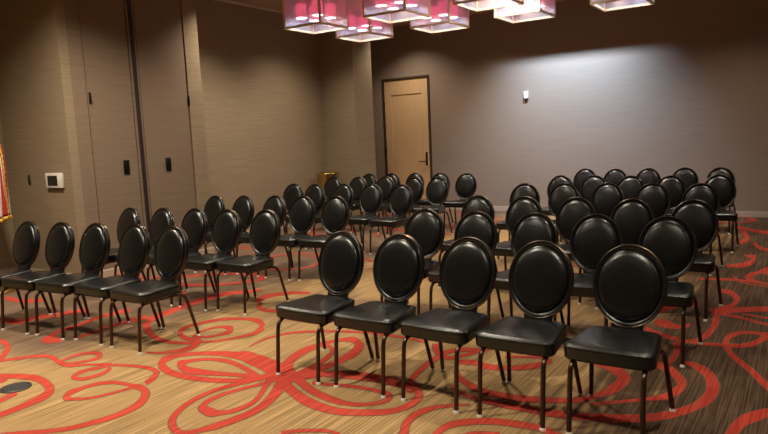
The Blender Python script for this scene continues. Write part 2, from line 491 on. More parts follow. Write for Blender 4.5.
# floor slab with the woven red swirls of the carpet in the same mesh
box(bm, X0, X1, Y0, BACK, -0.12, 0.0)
SWIRLS = [
 [(-5.058,2.259,-5.14,2.307), (-4.968,2.261,-5.057,2.308), (-4.798,2.319,-4.906,2.378), (-4.633,2.349,-4.743,2.422), (-4.455,2.31,-4.537,2.395), (-4.415,2.301,-4.324,2.304), (-4.357,2.238,-4.227,2.192), (-4.323,2.137,-4.212,2.094), (-4.292,2.018,-4.202,1.984), (-4.29,1.924,-4.202,1.89), (-4.312,1.863,-4.225,1.829)],
 [(-4.883,2.179,-4.994,2.233), (-4.85,2.206,-4.941,2.248), (-4.848,2.243,-4.916,2.268), (-4.906,2.294,-4.948,2.305)],
 [(-4.572,2.176,-4.491,2.145), (-4.554,2.106,-4.475,2.077), (-4.531,2.043,-4.452,2.013), (-4.539,1.983,-4.461,1.954)],
 [(-5.946,2.701,-6.077,2.765), (-5.906,2.721,-6.027,2.787), (-5.806,2.705,-5.911,2.781), (-5.736,2.686,-5.711,2.715), (-5.636,2.623,-5.521,2.6), (-5.499,2.515,-5.392,2.48), (-5.47,2.441,-5.36,2.401)],
 [(-5.387,2.409,-5.442,2.433), (-5.351,2.452,-5.406,2.477), (-5.258,2.569,-5.325,2.602), (-5.138,2.673,-5.216,2.716), (-5.018,2.681,-5.101,2.74), (-4.831,2.636,-4.921,2.706), (-4.7,2.638,-4.764,2.679), (-4.623,2.707,-4.668,2.734), (-4.508,2.775,-4.552,2.803), (-4.41,2.811,-4.473,2.854)],
 [(-4.877,2.69,-4.915,2.707), (-4.906,2.799,-4.957,2.825), (-4.84,2.903,-4.902,2.942), (-4.73,2.913,-4.806,2.977), (-4.733,2.915,-4.662,2.883), (-4.718,2.823,-4.67,2.797), (-4.763,2.75,-4.715,2.724), (-4.819,2.685,-4.772,2.659)],
 [(-4.475,2.852,-4.408,2.813), (-4.494,2.763,-4.439,2.732), (-4.529,2.686,-4.474,2.656), (-4.53,2.595,-4.465,2.566), (-4.444,2.504,-4.485,2.554), (-4.333,2.518,-4.392,2.554), (-4.297,2.592,-4.359,2.625), (-4.298,2.683,-4.36,2.713), (-4.356,2.774,-4.417,2.799)],
 [(-4.41,2.811,-4.452,2.84), (-4.233,2.868,-4.281,2.904), (-4.058,2.885,-4.115,2.936), (-3.97,2.858,-3.964,2.895), (-3.937,2.808,-3.852,2.773), (-3.886,2.712,-3.817,2.679)],
 [(-3.908,2.646,-3.863,2.608), (-4.081,2.629,-4.029,2.592), (-4.183,2.56,-4.126,2.527), (-4.216,2.449,-4.158,2.42), (-4.227,2.347,-4.135,2.31), (-4.106,2.247,-4.145,2.295), (-4.023,2.276,-4.064,2.301), (-3.936,2.358,-3.97,2.377), (-3.884,2.48,-3.919,2.5), (-3.849,2.595,-3.885,2.616)],
 [(-3.904,2.598,-3.95,2.635), (-3.772,2.59,-3.842,2.663), (-3.705,2.558,-3.677,2.595), (-3.659,2.512,-3.561,2.481), (-3.602,2.412,-3.512,2.369), (-3.583,2.28,-3.51,2.242), (-3.616,2.147,-3.551,2.113), (-3.672,2.021,-3.615,1.992), (-3.759,1.93,-3.703,1.901), (-3.898,1.82,-3.839,1.793), (-4.008,1.704,-3.948,1.679)],
 [(-3.126,3.417,-2.994,3.216), (-3.313,3.458,-3.177,3.264), (-3.578,3.511,-3.424,3.322), (-3.82,3.465,-3.716,3.36), (-4.022,3.363,-3.953,3.303), (-4.179,3.24,-4.094,3.178), (-4.206,3.11,-4.083,3.044), (-4.032,2.949,-4.065,3.028), (-3.811,2.88,-3.893,2.965), (-3.596,2.886,-3.67,2.956), (-3.397,2.938,-3.462,3), (-3.232,3.026,-3.29,3.08), (-3.13,3.141,-3.205,3.207), (-3.127,3.296,-3.206,3.36)],
 [(-3.164,3.155,-3.127,3.088), (-3.282,3.206,-3.24,3.135), (-3.491,3.279,-3.447,3.217), (-3.688,3.321,-3.628,3.255), (-3.858,3.279,-3.813,3.238), (-3.97,3.185,-3.911,3.141), (-4.013,3.106,-3.883,3.042), (-3.836,2.986,-3.904,3.071), (-3.712,2.964,-3.82,3.067), (-3.56,3.011,-3.638,3.084), (-3.408,3.07,-3.46,3.121), (-3.272,3.1,-3.326,3.159), (-3.16,3.114,-3.211,3.172)],
 [(-3.174,3.277,-3.113,3.223), (-3.215,3.148,-3.155,3.097), (-3.282,2.984,-3.23,2.942), (-3.331,2.838,-3.279,2.802), (-3.328,2.653,-3.27,2.621), (-3.265,2.476,-3.202,2.452), (-3.176,2.357,-3.129,2.367), (-3.04,2.272,-3.068,2.33), (-2.925,2.261,-2.986,2.314), (-2.89,2.337,-2.936,2.369), (-2.84,2.407,-2.909,2.456), (-2.799,2.534,-2.87,2.584), (-2.777,2.69,-2.85,2.738), (-2.806,2.864,-2.904,2.918), (-2.878,3.043,-2.994,3.086), (-2.994,3.207,-3.081,3.227)],
 [(-3.084,3.182,-3.041,3.143), (-3.11,3.081,-3.074,3.05), (-3.17,2.951,-3.134,2.922), (-3.218,2.815,-3.175,2.784), (-3.224,2.687,-3.169,2.656), (-3.16,2.571,-3.13,2.616), (-3.019,2.521,-3.108,2.619), (-2.954,2.576,-3.001,2.617), (-2.901,2.662,-2.951,2.7), (-2.894,2.788,-2.945,2.82), (-2.948,2.921,-2.997,2.942), (-3.014,3.038,-3.074,3.06), (-3.097,3.195,-3.174,3.227)],
 [(-3.626,3.369,-3.746,3.511), (-3.486,3.322,-3.639,3.527), (-3.242,3.248,-3.342,3.427), (-3.02,3.131,-3.067,3.256), (-2.798,3.011,-2.844,3.12), (-2.577,2.918,-2.638,3.029), (-2.359,2.901,-2.412,2.986), (-2.205,2.951,-2.254,3.022), (-2.076,3.03,-2.122,3.094), (-2.02,3.101,-2.064,3.156), (-1.98,3.209,-2.036,3.265), (-2.003,3.368,-2.057,3.377), (-2.111,3.512,-2.117,3.444), (-2.176,3.558,-2.203,3.537), (-2.207,3.649,-2.261,3.688), (-2.237,3.835,-2.291,3.887), (-2.244,3.977,-2.3,4.041), (-2.242,4.136,-2.292,4.207), (-2.174,4.241,-2.218,4.323), (-2.045,4.315,-2.075,4.378)],
 [(-3.091,3.3,-3.135,3.409), (-2.901,3.191,-2.944,3.296), (-2.675,3.082,-2.72,3.173), (-2.461,3.032,-2.507,3.11), (-2.308,3.053,-2.338,3.097), (-2.201,3.129,-2.229,3.166), (-2.153,3.218,-2.194,3.258), (-2.215,3.327,-2.198,3.275), (-2.344,3.343,-2.32,3.3), (-2.508,3.334,-2.48,3.29), (-2.682,3.284,-2.655,3.248), (-2.808,3.258,-2.775,3.214)],
 [(-2.95,3.099,-3.034,3.174), (-2.926,3.171,-3.009,3.25), (-2.875,3.267,-2.943,3.338), (-2.799,3.356,-2.863,3.432), (-2.676,3.396,-2.756,3.507), (-2.514,3.426,-2.595,3.553), (-2.34,3.444,-2.409,3.569), (-2.202,3.429,-2.255,3.55), (-2.077,3.383,-2.112,3.482)],
 [(-2.94,3.081,-2.994,3.095), (-3.063,3.261,-3.091,3.261), (-3.171,3.373,-3.221,3.39), (-3.243,3.56,-3.31,3.608), (-3.266,3.735,-3.337,3.8), (-3.238,3.908,-3.292,3.965), (-3.161,4.057,-3.212,4.12), (-3.036,4.063,-3.11,4.193), (-2.998,4.017,-2.922,4.033), (-2.958,3.921,-2.837,3.819), (-2.937,3.765,-2.846,3.677), (-2.937,3.608,-2.863,3.539), (-2.952,3.45,-2.865,3.371), (-2.986,3.322,-2.873,3.222)],
 [(-3.034,3.339,-3.057,3.302), (-3.164,3.464,-3.236,3.484), (-3.224,3.632,-3.309,3.7), (-3.232,3.79,-3.302,3.859), (-3.203,3.896,-3.249,3.958), (-3.096,3.839,-3.083,3.871), (-3.053,3.729,-2.993,3.685), (-3.018,3.542,-2.943,3.48), (-3.024,3.39,-2.936,3.316), (-3.023,3.281,-2.937,3.211)],
 [(-3.768,3.621,-3.78,3.63), (-3.772,3.837,-3.804,3.865), (-3.678,4.044,-3.715,4.083), (-3.496,4.171,-3.534,4.218), (-3.297,4.263,-3.332,4.31), (-3.069,4.322,-3.1,4.37), (-2.773,4.34,-2.799,4.387), (-2.524,4.315,-2.545,4.359)],
 [(-4.083,4.142,-4.045,4.04), (-4.271,4.269,-4.183,4.148), (-4.427,4.255,-4.365,4.191), (-4.602,4.177,-4.534,4.115), (-4.709,4.035,-4.639,3.978), (-4.759,3.849,-4.688,3.799), (-4.724,3.703,-4.619,3.654), (-4.51,3.536,-4.573,3.618), (-4.31,3.503,-4.37,3.562), (-4.188,3.53,-4.232,3.568), (-4.096,3.612,-4.136,3.646), (-4.019,3.744,-4.064,3.783), (-3.956,3.876,-4.037,3.941), (-3.995,4.041,-4.134,4.142)],
 [(-4.468,3.699,-4.507,3.728), (-4.455,3.836,-4.494,3.868), (-4.392,3.907,-4.441,3.952), (-4.261,3.877,-4.344,3.986), (-4.289,3.895,-4.192,3.826), (-4.276,3.762,-4.228,3.723), (-4.321,3.679,-4.274,3.639), (-4.409,3.646,-4.374,3.615)],
 [(-4.448,3.617,-4.473,3.675), (-4.329,3.54,-4.248,3.544), (-4.261,3.442,-4.149,3.372), (-4.255,3.333,-4.178,3.276), (-4.331,3.208,-4.288,3.175), (-4.46,3.153,-4.427,3.128)],
 [(-5.256,3.707,-5.221,3.759), (-5.007,3.538,-5.04,3.63), (-4.74,3.419,-4.824,3.512), (-4.5,3.377,-4.574,3.444), (-4.344,3.419,-4.4,3.467), (-4.246,3.473,-4.29,3.511)],
 [(-5.089,3.657,-5.25,3.728), (-5.195,3.784,-5.39,3.899), (-5.254,4.059,-5.427,4.175), (-5.309,4.304,-5.49,4.434), (-5.319,4.564,-5.507,4.711), (-5.305,4.802,-5.458,4.934), (-5.18,4.976,-5.291,5.081), (-5.083,5.142,-5.156,5.214)],
 [(-4.623,4.57,-4.73,4.748), (-4.455,4.49,-4.545,4.603), (-4.317,4.506,-4.394,4.592), (-4.227,4.565,-4.278,4.623)],
 [(-4.661,4.659,-4.832,4.772), (-4.768,4.828,-4.935,4.969), (-4.763,4.994,-4.881,5.111), (-4.668,5.14,-4.765,5.247), (-4.476,5.245,-4.537,5.317)],
 [(-5.559,2.899,-5.653,2.947), (-5.453,2.918,-5.697,3.055), (-5.395,2.991,-5.481,3.044)],
 [(-5.572,2.997,-5.728,3.062), (-5.7,3.157,-5.801,3.206), (-5.711,3.359,-5.815,3.414), (-5.791,3.619,-5.902,3.682), (-5.722,3.908,-5.874,4.006)],
 [(-6.639,3.082,-6.839,3.186), (-6.387,3.121,-6.586,3.221), (-6.38,3.295,-6.545,3.377), (-6.295,3.451,-6.459,3.539), (-6.152,3.718,-6.316,3.815)],
 [(-5.364,3.076,-5.409,3.1), (-5.354,3.283,-5.448,3.335), (-5.382,3.473,-5.48,3.53), (-5.354,3.646,-5.488,3.731), (-5.32,3.81,-5.455,3.901)],
 [(-7.628,3.623,-7.838,3.734), (-7.236,3.645,-7.436,3.753), (-7.078,3.784,-7.228,3.866)],
 [(-2.452,4.32,-2.41,4.34), (-2.365,4.166,-2.358,4.239), (-2.239,4.055,-2.271,4.149), (-2.153,4.066,-2.184,4.124), (-2.072,4.203,-2.105,4.26), (-1.988,4.375,-2.015,4.426), (-1.858,4.547,-1.878,4.591)],
 [(-2.036,3.852,-2.036,3.915), (-1.903,3.701,-1.915,3.773), (-1.714,3.582,-1.74,3.672), (-1.567,3.565,-1.598,3.654), (-1.411,3.584,-1.441,3.672), (-1.272,3.638,-1.296,3.711), (-1.116,3.727,-1.141,3.798), (-1.029,3.858,-1.062,3.941), (-0.96,3.983,-1.023,4.106), (-0.938,4.226,-1.017,4.216), (-1.054,4.434,-1.05,4.262), (-1.165,4.473,-1.146,4.356), (-1.26,4.452,-1.247,4.392)],
 [(-1.937,3.609,-1.943,3.637), (-1.792,3.505,-1.804,3.548), (-1.624,3.455,-1.646,3.518), (-1.485,3.448,-1.513,3.531), (-1.386,3.451,-1.411,3.533), (-1.235,3.452,-1.261,3.546), (-1.085,3.477,-1.11,3.569), (-0.924,3.523,-0.95,3.629), (-0.754,3.605,-0.778,3.71), (-0.63,3.714,-0.656,3.818), (-0.522,3.878,-0.552,3.977), (-0.446,4.08,-0.501,4.181), (-0.436,4.364,-0.504,4.32), (-0.518,4.62,-0.541,4.487), (-0.616,4.725,-0.617,4.609), (-0.687,4.741,-0.684,4.679)],
 [(-1.055,3.717,-1.064,3.745), (-0.964,3.771,-0.977,3.814), (-0.81,3.9,-0.821,3.944), (-0.76,3.934,-0.774,3.993), (-0.688,3.989,-0.713,4.074), (-0.625,4.135,-0.668,4.227), (-0.621,4.334,-0.666,4.288), (-0.69,4.49,-0.705,4.37), (-0.774,4.623,-0.772,4.474), (-0.863,4.654,-0.852,4.533)],
 [(-1.657,2.911,-1.702,2.953), (-1.646,3.056,-1.689,3.114), (-1.564,3.146,-1.601,3.215), (-1.46,3.208,-1.49,3.281), (-1.337,3.237,-1.361,3.31), (-1.198,3.248,-1.215,3.32), (-1.1,3.214,-1.11,3.283), (-1.012,3.172,-1.019,3.237)],
 [(-1.558,2.95,-1.577,2.978), (-1.491,3.055,-1.505,3.082), (-1.368,3.106,-1.379,3.134)],
 [(-1.785,2.808,-1.835,2.811), (-1.818,2.884,-1.87,2.888), (-1.867,2.988,-1.924,3.017), (-1.88,3.107,-1.932,3.162), (-1.842,3.232,-1.874,3.279), (-1.755,3.333,-1.769,3.359), (-1.682,3.387,-1.688,3.4)],
 [(-2.448,2.548,-2.475,2.575), (-2.368,2.617,-2.394,2.647), (-2.242,2.684,-2.265,2.714), (-2.149,2.699,-2.161,2.719)],
 [(-1.889,3.978,-1.905,4.014), (-1.754,4.012,-1.777,4.066), (-1.635,4.103,-1.667,4.175), (-1.533,4.219,-1.565,4.292), (-1.495,4.324,-1.531,4.358), (-1.574,4.417,-1.557,4.356), (-1.676,4.381,-1.661,4.34), (-1.839,4.302,-1.822,4.262)],
 [(-2.066,4.003,-2.102,4.079), (-1.953,4.025,-1.992,4.12), (-1.817,4.014,-1.845,4.088), (-1.65,4.063,-1.68,4.136), (-1.526,4.178,-1.556,4.252)],
 [(-0.728,5.191,-0.731,5.289), (-0.662,5.14,-0.669,5.214), (-0.506,5.175,-0.512,5.249), (-0.384,5.196,-0.393,5.292), (-0.303,5.288,-0.321,5.401), (-0.233,5.482,-0.258,5.614), (-0.181,5.643,-0.206,5.781)],
 [(-0.187,5.656,-0.189,5.495), (-0.235,5.662,-0.234,5.527), (-0.331,5.655,-0.328,5.585), (-0.42,5.621,-0.41,5.541), (-0.499,5.485,-0.47,5.388), (-0.504,5.231,-0.468,5.266), (-0.442,4.986,-0.425,5.067), (-0.364,4.814,-0.351,4.903), (-0.303,4.694,-0.288,4.786), (-0.19,4.417,-0.171,4.523), (-0.122,4.303,-0.104,4.425)],
 [(-0.108,4.163,-0.1,4.032), (-0.167,4.116,-0.153,3.991), (-0.236,4.031,-0.21,3.893), (-0.298,3.905,-0.258,3.803), (-0.332,3.708,-0.279,3.658), (-0.337,3.552,-0.284,3.53)],
 [(-0.67,6.103,-0.624,6.111), (-0.642,5.83,-0.596,5.807), (-0.636,5.611,-0.599,5.538), (-0.663,5.414,-0.633,5.307), (-0.725,5.255,-0.71,5.156), (-0.876,5.294,-0.866,5.191), (-1.007,5.376,-0.998,5.271), (-1.093,5.471,-1.086,5.365)],
 [(-1.041,5.55,-1.062,5.699), (-0.948,5.485,-0.976,5.72), (-0.854,5.495,-0.871,5.61), (-0.78,5.606,-0.795,5.691)],
 [(-1.086,5.85,-1.137,6.028), (-1.014,6.039,-1.069,6.27), (-0.91,6.228,-0.939,6.409), (-0.794,6.26,-0.81,6.406)],
 [(-0.831,5.13,-0.795,5.164), (-0.793,4.942,-0.752,4.93), (-0.787,4.759,-0.754,4.69), (-0.832,4.6,-0.809,4.534)],
 [(-0.703,6.909,-0.711,7.037), (-0.606,6.809,-0.604,7.002), (-0.558,6.653,-0.51,6.673), (-0.572,6.462,-0.546,6.338), (-0.658,6.317,-0.636,6.184)],
 [(-0.682,6.022,-0.709,6.223), (-0.471,6.202,-0.487,6.375), (-0.27,6.326,-0.279,6.502), (-0.147,6.38,-0.152,6.557)],
 [(-0.644,6.057,-0.65,6.157), (-0.449,5.985,-0.452,6.065), (-0.249,5.863,-0.249,5.923), (-0.166,5.812,-0.164,5.87)],
 [(-0.445,6.136,-0.447,6.186), (-0.259,6.07,-0.259,6.118), (-0.173,6.06,-0.174,6.108)],
 [(-0.938,7.383,-0.951,7.482), (-0.62,7.459,-0.627,7.557), (-0.322,7.384,-0.325,7.478), (-0.218,7.333,-0.219,7.425)],
 [(-0.759,8.146,-0.777,8.323), (-0.608,8.175,-0.639,8.466), (-0.519,8.478,-0.566,8.725), (-0.535,9.013,-0.547,8.791), (-0.643,9.005,-0.635,8.868)],
 [(-0.749,9.763,-0.795,10.048), (-0.681,10.177,-0.75,10.379), (-0.764,10.871,-0.785,10.611), (-0.896,11.182,-0.934,11.495), (-0.662,10.926,-0.675,11.234), (-0.463,10.781,-0.472,11.079)],
 [(-0.614,9.855,-0.604,10.056), (-0.517,9.466,-0.516,9.683), (-0.374,9.282,-0.376,9.5)],
 [(-0.425,7.984,-0.435,8.15), (-0.343,7.879,-0.369,8.321), (-0.252,7.942,-0.279,8.444)],
]



def ribbon(bm, pts, grow, z, mi, sub=7):
    P = []
    for a, b_, c_, d in pts:
        l, r = Vector((a, b_, 0)), Vector((c_, d, 0))
        P.append((l, r))
    L_ = catmull([p[0] for p in P], sub)
    R_ = catmull([p[1] for p in P], sub)
    prev = None
    for l, r in zip(L_, R_):
        d = (r - l)
        if d.length < 1e-5:
            continue
        d.normalize()
        l2, r2 = l - d * grow, r + d * grow
        z += 1.5e-6
        cur = (bm.verts.new((l2.x, l2.y, z)), bm.verts.new((r2.x, r2.y, z)))
        if prev:
            try:
                f = bm.faces.new((prev[0], prev[1], cur[1], cur[0]))
                if f.calc_area() > 1e-9:
                    f.normal_update()
                    if f.normal.z < 0:
                        f.normal_flip()
                f.material_index = mi
            except ValueError:
                pass
        prev = cur


zi = 0
for k, s in enumerate(SWIRLS):
    ribbon(bm, s, 0.008, 0.0006 + 0.00001 * k, 2)
    ribbon(bm, s, 0.0, 0.0016 + 0.00001 * k, 1)


def loopstroke(cx, cy, rx, ry, rot, w0, w1, a0, a1, n=14):
    out = []
    for i in range(n + 1):
        t = i / n
        a = a0 + (a1 - a0) * t
        k = 1 - 0.35 * t
        x, y = rx * k * math.cos(a), ry * k * math.sin(a)
        wd = w0 + (w1 - w0) * (0.5 - 0.5 * math.cos(2 * PI * t))
        nx, ny = math.cos(a), math.sin(a)
        c_, s_ = math.cos(rot), math.sin(rot)
        for sgn in (1,):
            xa, ya = x + nx * wd, y + ny * wd
            xb, yb = x - nx * wd, y - ny * wd
        out.append((cx + xa * c_ - ya * s_, cy + xa * s_ + ya * c_, cx + xb * c_ - yb * s_, cy + xb * s_ + yb * c_))
    return out


# the same swirl design carried on under and behind the rows
rr = random.Random(21)
cells = [(x, y) for y in (4.6, 5.6, 6.8, 8.0, 9.2, 10.4, 11.6) for x in (-7.4, -6.1, -4.8, -3.5, -2.2)
         if not (y < 5.7 and x > -5.5)]
cells += [(-0.2, 7.6), (-0.1, 9.0), (0.6, 5.6), (1.6, 3.6), (1.9, 7.0), (0.9, 10.0), (-0.9, 12.0), (1.8, 11.4),
          (-9.4, 2.6), (-8.6, 1.0), (-6.4, 0.6), (-3.0, 0.5), (0.2, 1.4), (1.8, 0.4)]
for i, (x, y) in enumerate(cells):
    s = loopstroke(x + rr.uniform(-.3, .3), y + rr.uniform(-.3, .3), rr.uniform(.35, .75), rr.uniform(.28, .55), rr.uniform(0, PI),
                   0.012, rr.uniform(0.03, 0.055), rr.uniform(0, 6.28), rr.uniform(0, 6.28) + 7.5)
    ribbon(bm, s, 0.008, 0.0022 + 0.00001 * i, 2, 4)
    ribbon(bm, s, 0.0, 0.0030 + 0.00001 * i, 1, 4)
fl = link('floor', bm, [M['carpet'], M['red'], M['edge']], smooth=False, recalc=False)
tag(fl, kind='structure')


def struct(name, bm, mat, parent=None, smooth=False):
    o = link(name, bm, mat, parent, smooth=smooth)
    if parent is None:
        o['kind'] = 'structure'
    return o


bm = bmesh.new()
SX0, SX1, SY0, SY1 = -4.7, -3.0, 11.24, 11.585       # slot of the wall washer
box(bm, X0, X1, Y0, SY0, CEIL, CEIL + 0.15)
box(bm, X0, X1, SY1, BACK + 0.15, CEIL, CEIL + 0.15)
box(bm, X0, SX0, SY0, SY1, CEIL, CEIL + 0.15)
box(bm, SX1, X1, SY0, SY1, CEIL, CEIL + 0.15)
struct('ceiling', bm, M['ceiling'])
bm = bmesh.new()
box(bm, SX0 - 0.02, SX1 + 0.02, SY0 - 0.02, SY0, CEIL + 0.15, 4.60)
box(bm, SX0 - 0.02, SX1 + 0.02, SY1, SY1 + 0.02, CEIL + 0.15, 4.60)
box(bm, SX0 - 0.02, SX0, SY0, SY1, CEIL + 0.15, 4.60)
box(bm, SX1, SX1 + 0.02, SY0, SY1, CEIL + 0.15, 4.60)
box(bm, SX0 - 0.02, SX1 + 0.02, SY0 - 0.02, SY1 + 0.02, 4.60, 4.62)
struct('trim_4', bm, M['black'])
# back wall with the door opening
DX0, DX1, DZ = -8.235, -7.095, 2.93
bm = bmesh.new()
box(bm, DX1 + 0.05, X1, BACK, BACK + 0.15, 0, CEIL)
box(bm, -9.2, DX0 - 0.05, BACK, BACK + 0.15, 0, CEIL)
box(bm, DX0 - 0.05, DX1 + 0.05, BACK, BACK + 0.15, DZ + 0.05, CEIL)
struct('wall_back', bm, M['wall_back'])
bm = bmesh.new()
box(bm, SIDE - 0.15, SIDE, 6.9, 10.65, 0, CEIL)           # recessed wall
box(bm, SIDE - 0.15, PART, 10.65, 11.30, 0, CEIL)         # pillar
box(bm, -9.35, -9.2, 11.30, BACK + 0.15, 0, CEIL)
box(bm, -9.2, SIDE - 0.15, 11.15, 11.30, 0, CEIL)
struct('wall_left', bm, M['wall_left'])
bm = bmesh.new()
box(bm, -9.17, PART, RET, RET + 0.12, 0, CEIL)            # faces the camera, carries the thermostat
box(bm, -9.32, -9.17, Y0, RET + 0.12, 0, CEIL)
struct('wall_return', bm, M['wall_left'])
bm = bmesh.new(); box(bm, X1, X1 + 0.15, Y0, BACK + 0.15, 0, CEIL); struct('wall_right', bm, M['wall_left'])
bm = bmesh.new(); box(bm, X0, X1, Y0 - 0.15, Y0, 0, CEIL); struct('wall_front', bm, M['wall_left'])

# partition surround: jambs and header
bm = bmesh.new()
box(bm, PART - 0.30, PART, 6.50, 6.755, 0, CEIL)
box(bm, PART - 0.70, PART - 0.30, 6.70, 6.90, 0, CEIL)
box(bm, PART - 0.30, PART - 0.20, 4.885, 6.50, 0, CEIL)
struct('wall_partition', bm, M['wall_left'])

bm = bmesh.new()
box(bm, PART - 0.30, PART, RET + 0.12, 4.885, 0, CEIL)
struct('trim_5', bm, M['panel'])

# crown bead along the ceiling over the recess and back wall, baseboards
bm = bmesh.new(); box(bm, SIDE, SIDE + 0.035, 6.9, 10.65, CEIL - 0.035, CEIL); struct('trim_1', bm, M['trimlight'])


def base(name, x0, x1, y0, y1):
    bm = bmesh.new()
    box(bm, x0, x1, y0, y1, 0.0, 0.10, 0.004, 1)
    return struct(name, bm, M['baseboard'])


base('baseboard_back', DX1 + 0.06, X1, BACK - 0.015, BACK)
base('baseboard_left', SIDE, SIDE + 0.015, 6.9, 10.63)
base('baseboard_pillar', PART, PART + 0.015, 10.66, 11.28)
base('baseboard_partition', PART, PART + 0.015, 4.60, 6.75)
base('baseboard_return', -9.15, PART, RET - 0.015, RET)

# folding partition doors
def partition(idx, y0, y1, hy, gy):
    root = empty('door_%d' % idx, (PART, (y0 + y1) / 2, 0))
    root['kind'] = 'structure'
    cy = (y0 + y1) / 2
    bm = bmesh.new(); box(bm, -0.09, -0.012, y0 - cy + 0.006, y1 - cy - 0.006, 0.015, CEIL - 0.01, 0.003, 1)
    link('door_leaf', bm, M['panel'], root, smooth=False)
    bm = bmesh.new(); box(bm, -0.012, -0.002, hy - cy - 0.045, hy - cy + 0.045, 1.312, 1.500, 0.004, 1)
    box(bm, -0.004, 0.001, hy - cy - 0.025, hy - cy + 0.025, 1.34, 1.47, 0.002, 1)
    link('flush_pull', bm, M['blackmetal'], root)
    bm = bmesh.new(); box(bm, -0.02, 0.004, gy - cy - 0.013, gy - cy + 0.013, 2.235, 2.375, 0.003, 1)
    link('hinge', bm, M['blackmetal'], root)
    return root


partition(2, 4.890, 5.555, 5.365, 4.931)
partition(3, 5.688, 6.490, 6.045, 6.500)
bm = bmesh.new()
box(bm, PART - 0.10, PART - 0.004, 5.560, 5.683, 0.01, CEIL - 0.01, 0.004, 1)
o = struct('trim_2', bm, M['panel'])
bm = bmesh.new()
box(bm, PART - 0.03, PART + 0.006, 5.592, 5.650, 0.01, CEIL - 0.005, 0.003, 1)
struct('trim_3', bm, M['darkgap'])

# maple door
root = empty('door_1', ((DX0 + DX1) / 2, BACK, 0)); root['kind'] = 'structure'
cx = (DX0 + DX1) / 2
hw = (DX1 - DX0) / 2
bm = bmesh.new()
for s in (-1, 1):
    box(bm, s * (hw + 0.024) - 0.026, s * (hw + 0.024) + 0.026, -0.022, 0.12, 0.0, DZ + 0.05, 0.004, 1)
box(bm, -hw, hw, -0.022, 0.12, DZ, DZ + 0.05, 0.004, 1)
link('door_frame', bm, M['doorframe'], root, smooth=False)
bm = bmesh.new()
iw = hw - 0.17
box(bm, -hw + 0.004, -iw, 0.0, 0.045, 0.01, DZ - 0.004, 0.002, 1)
box(bm, iw, hw - 0.004, 0.0, 0.045, 0.01, DZ - 0.004, 0.002, 1)
box(bm, -iw, iw, 0.0, 0.045, 2.60, DZ - 0.004, 0.002, 1)
box(bm, -iw, iw, 0.0, 0.045, 0.01, 0.30, 0.002, 1)
box(bm, -iw, iw, 0.016, 0.040, 0.30, 2.60)
link('door_leaf', bm, M['door'], root, smooth=False)
bm = bmesh.new()
for z0 in (0.25, 1.3, 2.35):
    box(bm, -hw - 0.012, -hw + 0.012, -0.030, -0.002, z0, z0 + 0.13, 0.004, 1)
link('hinge', bm, M['blackmetal'], root)
bm = bmesh.new()
px = -7.175 - cx
box(bm, px - 0.024, px + 0.024, -0.012, 0.0, 1.00, 1.29, 0.004, 2)
hp = link('handle_plate', bm, M['blackmetal'], root)
bm = bmesh.new()
tube(bm, [(px, 0.0, 1.085), (px, -0.045, 1.085), (px - 0.02, -0.055, 1.085), (px - 0.19, -0.055, 1.083)], 0.010, 8)
link('lever', bm, M['blackmetal'], root)

# ---------------------------------------------------------------- chairs


def ell(w_, h_, s, d, n=40):
    """ring of the tilted backrest oval: s scale, d depth towards the back"""
    T = 0.255
    out = []
    for k in range(n):
        a = 2 * PI * k / n
        x = w_ * s * math.cos(a)
        z = h_ * s * math.sin(a)
        out.append((x, 0.255 + z * math.sin(T) + d * math.cos(T), 0.72 + z * math.cos(T) - d * math.sin(T)))
    return out


def seat_ring(s, z, n=10, front=0.0):
    """rounded trapezoid outline, s = inset from the edge in metres"""
    wf, wb, yf, yb, r = 0.238 - s, 0.198 - s, -0.240 + s, 0.182 - s, max(0.052 - s * 0.6, 0.012)
    corners = [(wf - r, yf + r, -PI / 2), (wb - r, yb - r, 0), (-(wb - r), yb - r, PI / 2), (-(wf - r), yf + r, PI)]
    out = []
    for cx_, cy_, a0 in corners:
        for k in range(n):
            a = a0 + (PI / 2) * k / (n - 1)
            out.append((cx_ + r * math.cos(a), cy_ + r * math.sin(a), z))
    res = []
    # bow the front edge a little and keep the points even
    for x, y, z_ in out:
        if y < 0:
            y -= 0.012 * (1 - (x / 0.24) ** 2) * (-y / 0.24)
        res.append((x, y, z_))
    # extra points along the front edge so that it can bow
    i = len(res)
    last, first = res[-1], res[0]
    extra = []
    for k in range(1, 8):
        t = k / 8
        x = last[0] * (1 - t) + first[0] * t
        extra.append((x, yf - 0.012 * (1 - (x / 0.24) ** 2), z))
    return res + extra


